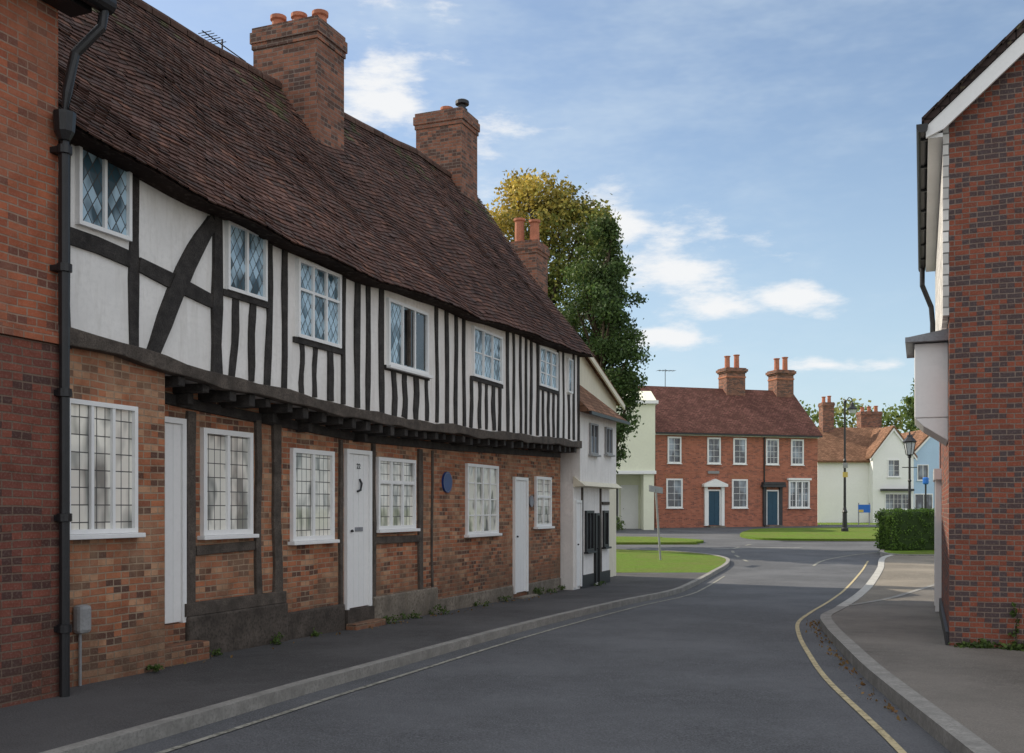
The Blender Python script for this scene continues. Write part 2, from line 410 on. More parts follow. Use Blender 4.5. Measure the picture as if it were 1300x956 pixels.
# ---------------------------------------------------------------- parts
def window(par,x0,x1,z0,z1,y,cols=2,gl='gdiam',fw=.05,mw=.035,panes=None,proud=.045,sill=True,frame='whitepaint',label=None,rowsplit=None):
    m=MB(); yf=y-proud
    m.box(x0,x0+fw,yf,y+.02,z0,z1); m.box(x1-fw,x1,yf,y+.02,z0,z1)
    m.box(x0+fw,x1-fw,yf,y+.02,z1-fw,z1); m.box(x0+fw,x1-fw,yf,y+.02,z0,z0+fw)
    W=(x1-x0-2*fw)
    for i in range(1,cols):
        c=x0+fw+W*i/cols; m.box(c-mw/2,c+mw/2,yf+.006,y+.02,z0+fw,z1-fw)
    if rowsplit:
        zc=z0+(z1-z0)*rowsplit; 
        for i in range(cols):
            a=x0+fw+W*i/cols+(mw/2 if i else 0); b=x0+fw+W*(i+1)/cols-(mw/2 if i<cols-1 else 0)
            m.box(a,b,yf+.006,y+.02,zc-mw/2,zc+mw/2)
    if panes:
        nx,nz=panes
        for i in range(cols):
            a=x0+fw+W*i/cols; wd=W/cols
            for j in range(1,nx): m.box(a+wd*j/nx-.009,a+wd*j/nx+.009,y-.026,y+.0,z0+fw,z1-fw)
        for j in range(1,nz):
            zz=z0+fw+(z1-z0-2*fw)*j/nz; m.box(x0+fw,x1-fw,y-.024,y+.0,zz-.009,zz+.009)
    w=m.make('window',frame,par,label=label)
    MB().add([(x0+fw*.5,y-.012,z0+fw*.5),(x1-fw*.5,y-.012,z0+fw*.5),(x1-fw*.5,y-.012,z1-fw*.5),(x0+fw*.5,y-.012,z1-fw*.5)],[(0,1,2,3)]).make('glass',gl,w,recalc=False)
    if sill: MB().box(x0-.04,x1+.04,yf-.045,y+.01,z0-.04,z0-.002).make('sill',frame,w,bevel=.005)
    return w
def door(par,x0,x1,z0,z1,y,mat='whitepaint',frame='whitepaint',fw=.05,panelled=False,handle=True,step=None):
    m=MB(); m.box(x0,x0+fw,y-.05,y+.02,z0,z1); m.box(x1-fw,x1,y-.05,y+.02,z0,z1); m.box(x0+fw,x1-fw,y-.05,y+.02,z1-fw,z1)
    d=m.make('door',frame,par)
    s=MB(); s.box(x0+fw+.003,x1-fw-.003,y-.022,y+.01,z0+.01,z1-fw-.003)
    n=4 if not panelled else 0
    for i in range(n):
        a=x0+fw+(x1-x0-2*fw)*i/n+.003; b=x0+fw+(x1-x0-2*fw)*(i+1)/n-.003
        s.box(a,b,y-.026,y-.0225,z0+.012,z1-fw-.004)
    if panelled:
        c=(x0+x1)/2
        for a,b in ((x0+fw+.06,c-.03),(c+.03,x1-fw-.06)):
            for e,f in ((.08,.33),(.38,.7),(.75,.95)):
                H=z1-z0; s.box(a,b,y-.034,y-.0225,z0+H*e,z0+H*f)
    s.make('door_leaf',mat,d)
    if handle: MB().lathe([(.0,0),(.018,.004),(.02,.016),(.012,.03),(0,.034)],x0+fw+.07,y-.045,z0+(z1-z0)*.48,8).make('handle','cast',d)
    if step: MB().box(x0-.05,x1+.08,y-step[1],y-.055,-.2,step[0]).make('doorstep',step[2],d,bevel=.012)
    return d
def chimney(par,x0,x1,y0,y1,z0,z1,mat='brickchim',pots=3,ph=.3,pr=.085,potmat='terracotta',along='y',cap=.05):
    m=MB(); m.box(x0,x1,y0,y1,z0,z1-.3)
    m.box(x0-cap*.5,x1+cap*.5,y0-cap*.5,y1+cap*.5,z1-.3,z1-.22)
    m.box(x0-cap,x1+cap,y0-cap,y1+cap,z1-.22,z1-.07)
    m.box(x0-cap*.4,x1+cap*.4,y0-cap*.4,y1+cap*.4,z1-.07,z1)
    c=m.make('chimney',mat,par)
    for i in range(pots):
        t=(i+.5)/pots
        cx,cy=((x0+x1)/2,y0+(y1-y0)*t) if along=='y' else (x0+(x1-x0)*t,(y0+y1)/2)
        h=ph*(1+.12*((i*7)%3-1))
        MB().lathe([(pr*1.15,0),(pr*1.15,.05),(pr*.95,.07),(pr*.9,h-.07),(pr*1.15,h-.05),(pr*1.15,h),(pr*.75,h),(pr*.7,h-.1)],cx,cy,z1-.002,14).make('chimney_pot',potmat,c)
    return c
def text(body,size,mat,parent,loc,rot,ext=.002):
    cu=bpy.data.curves.new('lettering','FONT'); cu.body=body; cu.size=size; cu.extrude=ext; cu.align_x='CENTER'; cu.align_y='CENTER'
    o=bpy.data.objects.new('tmp',cu); COL.objects.link(o)
    me=bpy.data.meshes.new_from_object(o.evaluated_get(bpy.context.evaluated_depsgraph_get()))
    bpy.data.objects.remove(o); me.materials.clear(); me.materials.append(M[mat])
    q=bpy.data.objects.new('lettering',me); COL.objects.link(q); q.parent=parent; q.location=loc; q.rotation_euler=rot; return q

# ---------------------------------------------------------------- long timber framed house
TH=math.atan2(.9285,.3714)
def L2W(s,d,z=0): return (-6.44+.3714*s-.9285*d, .9285*s+.3714*d, z)
H=root('timber_framed_house',(-6.44,0,0),TH,'long black and white jettied timber-framed cottage row','house')
ZE=[(7.9,4.4),(9.7,4.27),(10.9,4.2),(12.7,4.19),(15.2,4.27),(20.7,4.43)]
ZJ=[(7.9,2.85),(9.15,2.78),(10.07,2.71),(11.3,2.66),(13.2,2.59),(15.8,2.62),(20.7,2.74)]
ZR=[(7.9,7.15),(11.5,7.3),(13.9,7.4),(16.1,7.6),(18.4,7.84),(20.8,7.86)]
S1=20.72
ze=lambda s:interp(ZE,s)+.018*math.sin(s*1.9)+.01*math.sin(s*4.3+1); zj=lambda s:interp(ZJ,s); zr=lambda s:interp(ZR,s)
m=MB(); ss=np.linspace(8.0,S1,40)
for a,b in zip(ss,ss[1:]):
    m.add([(a,0,zj(a)+.05),(b,0,zj(b)+.05),(b,0,4.46),(a,0,4.46)],[(0,1,2,3)])
    m.add([(a,0,zj(a)+.05),(b,0,zj(b)+.05),(b,.4,zj(b)+.05),(a,.4,zj(a)+.05)],[(3,2,1,0)])
m.add([(S1,0,2.7),(S1,4.5,2.7),(S1,4.5,4.5),(S1,2.25,7.6),(S1,0,4.46)],[(0,1,2,3,4)])
m.make('upper_wall','plaster',H)
m=MB(); m.box(9.42,S1-.05,.35,4.6,-.5,2.72); m.make('brick_wall','brickold',H)
MB().box(8.0,9.42,.03,.36,-.5,2.86).make('brick_wall','brickold',H)
MB().add([(8,4.6,-.5),(S1,4.6,-.5),(S1,4.6,4.5),(8,4.6,4.5)],[(0,1,2,3)]).make('rear_wall','brickold',H)
m=MB(); m.box(10.02,11.62,.27,.349,-.3,.6); m.box(11.62,12.83,.3,.349,-.3,.48); m.make('plinth','plinthdark',H,bevel=.02)
m=MB(); m.box(13.5,15.3,.29,.349,-.4,.5); m.box(15.3,18.2,.31,.349,-.4,.32); m.box(18.9,20.6,.31,.349,-.4,.3); m.make('plinth','concrete',H,bevel=.02)
m=MB(); yA,yB=-.02,.012
def stud(s,w,z0,z1,tilt=0,dep=yA):
    n=6; ph=random.uniform(0,6); am=random.uniform(.004,.016)
    pts=[(s+tilt*(1-i/(n-1))+am*math.sin(ph+i*1.3),z0+(z1-z0)*i/(n-1)) for i in range(n)]
    m.ribxz(pts,[w*random.uniform(.82,1.15) for _ in range(n)],dep+random.uniform(-.006,.006),yB)
stud(8.27,.11,2.8,4.46); stud(9.01,.11,2.8,4.46); stud(10.06,.13,2.75,4.46,0,-.03)
m.ribxz([(8.3,3.655),(8.6,3.65),(8.95,3.62)],.13,-.026,yB)
m.ribxz([(9.06,3.6),(9.5,3.54),(10.0,3.47)],[.12,.14,.12],-.026,yB)
br=[]
for i in range(13):
    t=i/12; p0=(10.0,4.2);p1=(9.6,3.75);p2=(9.42,3.3);p3=(9.2,2.86)
    br.append(tuple((1-t)**3*a+3*(1-t)**2*t*b+3*(1-t)*t*t*c+t**3*d for a,b,c,d in zip(p0,p1,p2,p3)))
m.ribxz(br,[.12+.06*math.sin(math.pi*i/12)+random.uniform(-.01,.01) for i in range(13)],-.04,yB)
UW=[(8.39,8.95,3.76,4.4),(10.19,10.80,3.62,4.26),(11.34,12.18,3.36,4.17),(13.26,14.33,3.32,4.13),(15.77,16.86,3.49,4.21),(18.51,19.43,3.66,4.33),(20.0,20.26,3.7,4.32)]
s=10.36
while s<S1-.1:
    w=random.uniform(.07,.12); lo=zj(s)+.13; hi=4.46; cut=None
    for a,b,c,d in UW:
        if a-.03<s<b+.03: cut=c
    tl=random.uniform(-.035,.035)-(.05 if s<11.4 else 0)
    if cut: stud(s,w,lo,cut-.03,tl)
    else: stud(s,w,lo,hi,tl*.7)
    s+=random.uniform(.24,.31)
for a,b,c,d in UW[1:6]:
    m.box(a-.05,b+.05,-.03,yB,c-.06,c-.003)
stud(S1-.05,.1,2.8,4.46)
m.make('timber_frame','timber',H)
m=MB(); pts=[(x,zj(x)+.06+.012*math.sin(x*3)+random.uniform(-.006,.006)) for x in np.linspace(8.05,S1+.02,50)]
m.ribxz(pts,[.12+.02*math.sin(i*1.7) for i in range(50)],-.06,.06)
m.make('bressummer_beam','greytimber',H,bevel=.01)
m=MB(); s=9.55
while s<S1-.1:
    z=zj(s)-.0; h=random.uniform(.08,.115); w=random.uniform(.08,.1)
    m.box(s,s+w,-.01+random.uniform(-.02,.03),.36,z-h,z)
    if s<13.5 and random.random()<.2: m.box(s+.01,s+w-.01,.18,.36,z-h-.1,z-h-.002)
    s+=random.uniform(.27,.36)
m.ribxz([(x,zj(x)-.14) for x in np.linspace(9.5,S1-.1,24)],.1,.32,.36)
m.make('jetty_joists','timber',H,bevel=.008)
def post(s,w,z0,z1,d=.315):
    MB().ribxz([(s+random.uniform(-.02,.02),z0+(z1-z0)*i/4) for i in range(5)],[w*random.uniform(.85,1.15) for _ in range(5)],d,.36).make('timber_post','greytimber',H,bevel=.006)
post(10.12,.12,.5,2.5); post(11.17,.09,.6,2.5); post(11.5,.15,.5,2.48); post(12.76,.06,.4,2.4); post(14.83,.12,.45,2.4); post(15.2,.05,.45,2.4,.33); post(13.55,.08,.4,2.4)
for a in ([(10.2,1.2),(11.1,1.22)],[(13.6,1.2),(14.8,1.19)]): MB().ribxz(a,.09,.32,.36).make('timber_rail','greytimber',H,bevel=.005)
MB().ribxz([(10.0,.66),(11.6,.66)],.12,.28,.36).make('timber_rail','greytimber',H,bevel=.005)
# windows
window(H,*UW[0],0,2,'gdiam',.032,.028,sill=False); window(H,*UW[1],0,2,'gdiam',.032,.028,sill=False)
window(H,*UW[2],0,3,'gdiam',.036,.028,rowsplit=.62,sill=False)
w4=window(H,*UW[3],0,3,'gdiam',.04,.03,label='leaded window with a dark panel as its open middle light')
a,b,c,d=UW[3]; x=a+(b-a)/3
MB().box(x+.03,x+(b-a)*.62,-.0165,-.0125,c+.06,d-.06).make('dark_shade_panel','gdark',w4)  # flat dark panel painting the room's shade in the open light
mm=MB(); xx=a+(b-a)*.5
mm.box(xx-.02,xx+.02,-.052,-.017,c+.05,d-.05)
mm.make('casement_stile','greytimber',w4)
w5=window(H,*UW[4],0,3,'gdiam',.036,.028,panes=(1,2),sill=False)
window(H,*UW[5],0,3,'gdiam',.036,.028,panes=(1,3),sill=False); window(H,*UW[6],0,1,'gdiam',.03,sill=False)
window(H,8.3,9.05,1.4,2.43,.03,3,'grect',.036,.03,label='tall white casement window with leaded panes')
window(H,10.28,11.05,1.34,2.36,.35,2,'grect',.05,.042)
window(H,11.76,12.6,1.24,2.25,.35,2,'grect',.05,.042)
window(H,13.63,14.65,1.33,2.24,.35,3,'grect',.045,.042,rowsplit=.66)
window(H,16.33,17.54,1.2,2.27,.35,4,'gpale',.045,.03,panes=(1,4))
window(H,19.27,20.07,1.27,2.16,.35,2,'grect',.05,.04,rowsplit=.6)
door(H,9.5,10.03,.55,2.42,.35,step=(.38,.25,'brickold'))
MB().box(9.46,10.01,.3,.349,-.3,.55).make('threshold','brickold',H)
d2=door(H,12.87,13.46,.4,2.3,.35,step=(.24,.2,'brickold'))
MB().box(12.85,13.48,.28,.349,-.3,.4).make('threshold','plinthdark',H)
text('22',.09,'cast',d2,(13.16,.318,2.1),(math.pi/2,0,0))
m=MB(); m.tube([(13.18,.318,1.95),(13.2,.3,1.9),(13.18,.3,1.82),(13.12,.31,1.8)],.014,6); m.make('door_knocker','cast',d2)
MB().box(13.08,13.26,.316,.326,1.32,1.37).make('letter_plate','leadsheet',d2)
door(H,18.24,18.86,.17,2.12,.35,step=(.12,.2,'concrete'))
# plaques
p=root('blue_plaque',(0,0,0),0,'round blue memorial plaque fixed to the cottage brickwork','plaque')
p.location=L2W(15.67,.34,1.97); p.rotation_euler=(0,0,TH)
n=28
def disc(m,r,y0,y1,zc=0,xc=0):
    m.pxz([(xc+r*math.cos(2*math.pi*i/n),zc+r*math.sin(2*math.pi*i/n)) for i in range(n)],y0,y1)
m=MB(); disc(m,.15,-.02,.01); m.make('plaque_disc','navy',p)
m=MB(); R1=[(.136*math.cos(2*math.pi*i/n),.136*math.sin(2*math.pi*i/n)) for i in range(n)]; R2=[(.96*a_,.96*b_) for a_,b_ in R1]
m.add([(a_,-.022,b_) for a_,b_ in R1]+[(a_,-.022,b_) for a_,b_ in R2],[(i,(i+1)%n,n+(i+1)%n,n+i) for i in range(n)]); m.make('pale_ring','leadsheet',p)
p=root('stone_plaque',L2W(19.08,.34,1.72),TH,'small round pale plaque on the cottage brickwork','plaque')
m=MB(); disc(m,.1,-.02,.01); m.make('plaque_disc','leadsheet',p)
# roof
def RP(s,t,lift=0):
    und=.03*math.sin(s*1.1+t*3)+.022*math.sin(s*2.7+1-t*5)+.012*math.sin(s*5.1+t*9)
    y=-.27+(2.25+.27)*t; z=ze(s)+(zr(s)-ze(s))*t-.05*math.sin(math.pi*t)+und*(math.sin(math.pi*t)*.7+.35)
    return (s,y-lift*.78,z+lift*.62)
m=MB(); NR=50; dark=(.035,.022,.018)
sg=np.linspace(8.12,S1+.12,50)
for a,b in zip(sg,sg[1:]):
    for i in range(12):
        m.add([RP(a,i/12,-.02),RP(b,i/12,-.02),RP(b,(i+1)/12,-.02),RP(a,(i+1)/12,-.02)],[(0,1,2,3)],dark)
    A=RP(a,1);B=RP(b,1); m.add([A,B,(b,4.9,ze(b)-.1),(a,4.9,ze(a)-.1)],[(0,1,2,3)],(.08,.045,.035))
    m.add([RP(a,0,-.02),RP(b,0,-.02),(b,.02,ze(b)+.0),(a,.02,ze(a)+.0)],[(0,1,2,3)],dark)
for r in range(NR):
    t0=r/NR; t1=min(1,(r+1.25)/NR); s=8.1+(.06 if r%2 else 0)+random.uniform(-.01,.01)
    while s<S1+.13:
        w=.122; e=min(s+w,S1+.16+random.uniform(-.01,.01)); j=random.uniform(0,.010); tj=random.uniform(-.003,.002)
        if random.random()<.03: j+=.012; tj-=.005
        g=random.random(); f=random.uniform(.75,1.3)
        base=(.115,.064,.052) if g<.62 else ((.092,.06,.053) if g<.9 else (.16,.082,.06))
        big=mnoise.noise(Vector((s*.5,t0*2.5,0)))
        f*=1+.45*big; c=tuple(x*f for x in base)
        if t0>.75 and mnoise.noise(Vector((s*1.3+9,t0*5,3)))>.15 and random.random()<.4: c=(.11*f,.10*f,.055*f)
        l0=.015+j; l1=.004
        m.add([RP(s+.003,t0+tj,l0),RP(e-.003,t0+tj,l0+random.uniform(-.003,.003)),RP(e-.003,t1,l1),RP(s+.003,t1,l1),RP(s+.003,t0+tj,l0-.013),RP(e-.003,t0+tj,l0-.013)],[(0,1,2,3),(4,5,1,0)],c)
        s+=w+.002
m.make('tiled_roof','tiles',H,recalc=False)
m=MB(); s=8.1
while s<S1+.1:
    e=min(s+.3,S1+.15); q=[]
    for a in (s+.005,e-.005):
        A=RP(a,1); q.append([(a,2.25+.1*math.cos(x),A[2]-.06+.11*math.sin(x)) for x in np.linspace(-.2,math.pi+.2,7)])
    f=random.uniform(.6,1.2)
    for i in range(6): m.add([q[0][i],q[1][i],q[1][i+1],q[0][i+1]],[(0,1,2,3)],(.12*f,.07*f,.055*f))
    s+=.3
m.make('ridge_tiles','tiles',H,recalc=False)
chimney(H,14.25,14.95,1.6,2.63,6.2,8.25,pots=3,ph=.26,pr=.1,cap=.035)
c=chimney(H,19.7,20.42,1.95,2.9,6.8,9.05,pots=1,ph=.2,pr=.11,cap=.04)
m=MB(); m.lathe([(.1,0),(.1,.12),(.07,.13),(.07,.2),(.13,.21),(.13,.27),(.1,.29),(0,.3)],20.05,2.1,9.03,14); m.make('metal_cowl','cast',c)
p=root('television_aerial',L2W(13.4,2.5,7.3),TH,'thin metal television aerial behind the ridge','aerial')
m=MB(); m.tube([(0,0,0),(0,0,.42)],.012); m.tube([(-.4,0,.36),(.5,0,.33)],.008)
for i in range(6): m.tube([(-.35+i*.06,-.1,.362-i*.002),(-.35+i*.06,.1,.362-i*.002)],.005,5)
m.make('aerial_rods','cast',p)

# ---------------------------------------------------------------- brick house next door
B=root('brick_house',(-6.44,0,0),TH,'tall red brick house adjoining the timber-framed row','house')
MB().box(2.5,8.08,-.15,4.6,2.86,5.6).make('wall','brickred',B)
MB().box(2.5,8.1,-.19,4.6,-.5,2.78).make('lower_wall','brickdark',B,bevel=.01)
m=MB(); m.box(2.4,8.12,-.21,-.151,2.782,2.858); m.make('string_course','brickred',B)
m=MB(); m.pyz([(-.4,5.35),(2.2,8.2),(4.9,5.35),(4.9,5.3),(2.2,8.05),(-.4,5.28)],2.4,8.2); m.make('tiled_roof','tilesdark',B)
m=MB(); m.pyz([(-.42+.07*math.cos(a),5.3+.07*math.sin(a)) for a in np.linspace(math.pi,2*math.pi,8)]+[(-.355,5.31),(-.355,5.34),(-.485,5.34)],2.4,8.3)
m.box(2.4,8.2,-.35,-.151,5.22,5.3); m.make('gutter','cast',B)
m=MB()
m.tube([(8.25,-.42,5.26),(8.24,-.4,5.12),(8.12,-.27,4.9),(8.07,-.24,4.6),(8.05,-.24,4.2)],.036,10)
m.tube([(8.05,-.24,4.2),(8.05,-.24,-.05)],.036,10)
for z in (4.15,3.3,2.4,1.5,.7): m.lathe([(.036,0),(.052,.004),(.052,.06),(.036,.064)],8.05,-.24,z,12); m.box(8.0,8.1,-.22,-.14,z+.01,z+.05)
m.lathe([(.04,0),(.07,.06),(.08,.18),(.08,.2),(.04,.2)],8.05,-.24,4.25,10)
m.make('drainpipe','cast',B)
p=root('meter_box',L2W(8.38,.03,.64),TH,'small rounded grey box on the cottage brickwork','meter box')
m=MB(); m.box(0,.13,-.09,0,0,.22); m.make('box_cover','greymetal',p,bevel=.03)
m=MB(); m.tube([(.06,-.03,.0),(.06,-.03,-.4)],.012); m.make('conduit','greymetal',p)

# ---------------------------------------------------------------- white end cottage
E=root('white_cottage',(-6.44,0,0),TH,'small white rendered cottage with brown tiled roof','house')
m=MB(); m.pxz([(20.78,-.5),(25.0,-.5),(25.0,4.0),(22.3,4.82),(20.78,4.4)],.5,5); m.make('gable_wall','cream',E)
m=MB(); m.pxz([(20.7,4.38),(22.3,4.85),(25.15,3.96),(25.15,4.03),(22.3,4.93),(20.7,4.46)],.36,5.1); m.make('gable_roof','tilesbrown',E)
m=MB(); m.pxz([(22.3,4.74),(25.15,3.85),(25.15,3.96),(22.3,4.85)],.33,.37); m.make('bargeboard','cream',E)
m=MB(); m.box(20.8,23.25,.0,.5,2.05,3.5)
m.make('front_wall','plaster',E)
m=MB(); m.box(20.74,23.15,.12,.5,-.5,2.05); m.make('lower_wall','plaster',E)
m=MB(); m.pyz([(-.12,2.02),(.12,2.2),(.12,2.0)],20.75,23.33); m.make('pent_skirt','cream',E)
m=MB(); m.add([(20.72,-.22,3.42),(23.45,-.22,3.42),(23.45,.5,3.42),(20.72,.5,3.42),(20.72,.6,4.25),(21.9,.6,4.25)],[(0,1,5,4),(1,2,5),(0,4,3),(0,3,2,1),(2,3,4,5)])
m.make('tiled_roof','tilesbrown',E)
MB().box(20.74,23.47,-.25,-.2,3.36,3.42).make('gutter','cast',E)
window(E,21.35,21.85,2.65,3.25,0,2,'gplain',.035,.03,frame='greymetal'); window(E,22.4,22.85,2.7,3.25,0,2,'gplain',.035,.03,frame='greymetal')
door(E,20.8,21.15,.1,1.75,.12)
window(E,21.45,21.95,.75,1.55,.12,2,'gdark',.05,.03,frame='cast'); door(E,22.05,22.35,.1,1.5,.12,mat='cast',frame='cast'); window(E,22.65,22.98,.8,1.55,.12,1,'gdark',.05,frame='cast')
m=MB(); m.box(21.17,22.04,.095,.119,-.3,.3); m.box(22.36,23.14,.095,.119,-.3,.3); m.make('plinth','cast',E)
for a,w_ in (([(21.25,.3),(21.27,2)],.07),([(22.5,.3),(22.48,2)],.07),([(22.6,1.7),(23.1,1.7)],.06)): MB().ribxz(a,w_,.095,.13).make('timber_post','greytimber',E)
chimney(E,24.35,25.1,2.2,2.95,3.8,7.75,pots=2,ph=.62,pr=.12,along='y',cap=.04)

# ---------------------------------------------------------------- gabled brick house across the road
RT=math.atan2(-.3714,.9285)
R=root('gabled_brick_house',(4.42,10.35,0),RT,'red and grey brick gabled house with tile-hung side','house')
EV=5.62
m=MB(); m.pxz([(0,-.3),(7.6,-.3),(7.6,EV),(3.8,EV+3.4),(0,EV)],0,6.2); m.make('gable_wall','brickgable',R)
m=MB(); m.box(-.06,-.002,.0,6.2,3.55,EV-.05); m.make('hung_tiles','tilehung',R)
rs=.895
def rake(x,o): return EV+rs*x+o
OX=-.24
m=MB(); m.pxz([(OX,rake(OX,.1)),(3.8,rake(3.8,.1)),(3.8,rake(3.8,.02)),(OX,rake(OX,.02))],-.17,6.3)
m.pxz([(7.6-OX,rake(OX,.1)),(3.8,rake(3.8,.1)),(3.8,rake(3.8,.02)),(7.6-OX,rake(OX,.02))],-.17,6.3)
for i in range(33):
    x=OX-.02+i*.122; m.pxz([(x,rake(x,.085)),(x+.15,rake(x+.15,.11)),(x+.15,rake(x+.15,.13)),(x,rake(x,.125))],-.2,6.32)
m.make('tiled_roof','tilesdark',R)
m=MB(); m.pxz([(-.22,rake(-.22,.01)),(3.8,rake(3.8,.01)),(3.8,rake(3.8,-.18)),(-.05,rake(-.05,-.18)),(-.22,rake(-.22,-.1))],-.15,-.11)
m.pxz([(7.82,rake(-.22,.01)),(3.8,rake(3.8,.01)),(3.8,rake(3.8,-.18)),(7.65,rake(-.05,-.18))],-.15,-.11)
m.box(-.2,-.062,-.1,6.2,EV-.29,EV-.25); m.box(-.2,-.18,-.1,6.2,EV-.25,EV-.2)
m.make('bargeboard','whitepaint',R)
m=MB(); GZ=EV-.2
m.pxz([(-.255+.055*math.cos(a),GZ+.055*math.sin(a)) for a in np.linspace(math.pi,2*math.pi,8)]+[(-.2,GZ+.03),(-.31,GZ+.03)],-.2,6.4)
m.tube([(-.25,6.1,GZ-.04),(-.25,6.1,5.1),(-.12,6.1,4.75),(-.1,6.1,4.5),(-.1,6.1,3.2)],.04,10)
for i in range(7): m.box(-.27,-.19,i*.9,i*.9+.03,GZ-.075,GZ)
m.make('gutter','cast',R)
m=MB(); m.box(-.33,-.001,.35,1.35,2.55,3.33); m.pxz([(-.33,2.548),(-.001,2.548),(-.001,2.3),(-.24,2.46)],.36,1.34); m.make('projecting_bay','whitepaint',R,bevel=.008)
m=MB(); m.box(-.42,.0,.25,1.5,3.34,3.39); m.pxz([(-.4,3.392),(0,3.392),(0,3.46)],.27,1.48); m.make('canopy','leadsheet',R)
m=MB(); m.box(-.08,-.001,4.3,4.5,0,2.0);m.box(-.08,-.001,5.4,5.6,0,2.0);m.box(-.1,-.001,4.2,5.7,2.0,2.15); m.make('door_surround','whitepaint',R)
m=MB(); m.box(-.035,-.004,.0,4.2,0,.35); m.make('plinth','cast',R)
window(R,3.3,4.4,3.6,4.7,0,3,'gplain',.06)

# ---------------------------------------------------------------- far georgian brick house
FT=math.atan2(3,9.9)
F=root('georgian_brick_house',(8.0,57,.5),FT,'two-storey red brick house with sash windows and two doors','house')
FL=10.35
MB().box(0,FL,0,6,-.5,5.42).make('wall','brickfar',F)
m=MB(); m.pyz([(0,5.42),(3,8.1),(6,5.42)],0.01,FL-.01); m.make('gable_wall','brickfar',F)
m=MB(); m.pyz([(-.28,5.35),(3,8.28),(6.28,5.35),(6.28,5.27),(3,8.16),(-.28,5.27)],-.15,FL+.15); m.make('tiled_roof','tilesfar',F)
m=MB(); m.box(-.05,FL+.05,-.12,-.001,5.18,5.27); m.make('cornice','whitepaint',F)
m=MB(); m.box(-.1,FL+.1,-.36,-.26,5.22,5.31); m.tube([(6.8,-.05,5.2),(6.8,-.05,0)],.04,8); m.make('gutter','cast',F)
for x in (1.13,3.59,5.23,7.33,8.98):
    window(F,x-.42,x+.42,3.6,5.1,0,1,'gplain',.09,panes=(2,4) if x<6 else (3,4),proud=.05)
for x in (1.13,5.23): window(F,x-.5,x+.5,1.1,2.75,0,1,'gplain',.09,panes=(2,4),proud=.05)
for x in (1.13,5.23): MB().pxz([(x-.55,2.78),(x+.55,2.78),(x+.62,3.0),(x-.62,3.0)],-.012,.01).make('window_arch','brickquoin',F)
for x in (1.13,3.59,5.23,7.33,8.98): MB().pxz([(x-.47,5.12),(x+.47,5.12),(x+.5,5.17),(x-.5,5.17)],-.012,.01).make('window_arch','brickquoin',F)
w=window(F,8.38,9.75,1.1,2.7,0,3,'gplain',.09,.08,panes=(2,4),proud=.12,label='wide white multi-paned window')
MB().box(8.3,9.83,-.2,-.001,2.72,2.84).make('window_hood','whitepaint',w)
for x,mt in ((3.59,'teal'),(7.33,'teal')):
    d=door(F,x-.42,x+.42,.12,2.15,0,mat=mt,fw=.08,panelled=True,step=(.1,.5,'concrete'))
    m=MB(); m.box(x-.62,x-.43,-.12,0,.1,2.3); m.box(x+.43,x+.62,-.12,0,.1,2.3); m.box(x-.75,x+.75,-.3,0,2.3,2.45)
    if x<5: m.pxz([(x-.75,2.452),(x+.75,2.452),(x,2.75)],-.28,0)
    else: m.box(x-.7,x+.7,-.32,0,2.46,2.6)
    m.make('door_surround','whitepaint' if x<5 else 'darkpaint',d)
for l,w_,n_ in ((6.4,1.25,2),(9.75,1.15,2)):
    c=chimney(F,l-w_/2,l+w_/2,2.5,3.5,7.3,9.5,pots=n_,ph=.85,pr=.17,along='x',cap=.12,potmat='terracotta')
    m=MB(); m.box(l-w_/2-.03,l+w_/2+.03,2.47,3.53,8.9,9.0); m.make('brick_band','brickquoin',c)
m=MB(); m.tube([(2,3,8.2),(2,3,9.3)],.02); m.tube([(1.5,3,9.2),(2.6,3,9.25)],.015)
for i in range(6): m.tube([(1.55+i*.2,2.7,9.21),(1.55+i*.2,3.3,9.21)],.01,5)
m.make('aerial','cast',F)
m=MB(); m.box(3.2,3.9,-.08,-.005,3.05,3.2); m.make('name_board','greymetal',F)

# cream building
C=root('cream_rendered_building',(0,54,.45),0,'pale cream rendered building with a ground-floor carriage opening','building')
MB().box(-2,7.55,0,5,3.05,6.65).make('upper_wall','palecream',C)
m=MB(); m.box(6.95,7.5,.05,5,-.4,3.05); m.box(-2,5.05,.05,5,-.4,3.05); m.box(5.05,6.95,1.6,5,-.4,3.05); m.make('lower_wall','palecream',C)
m=MB(); m.box(-2.1,7.7,-.18,5.1,6.65,6.82); m.box(-2,7.6,-.08,5,2.95,3.12); m.make('cornice','whitepaint',C)
m=MB(); m.pyz([(-.1,6.83),(2,7.55),(5,6.83)],-2,7.6); m.make('roof','palecream',C)
door(C,5.9,6.85,-.1,2.4,1.6,fw=.08)
door(C,5.1,5.8,-.1,2.3,1.6,mat='darkpaint')
window(C,3.6,4.8,4.0,5.6,0,1,'gplain',.07,panes=(3,4))

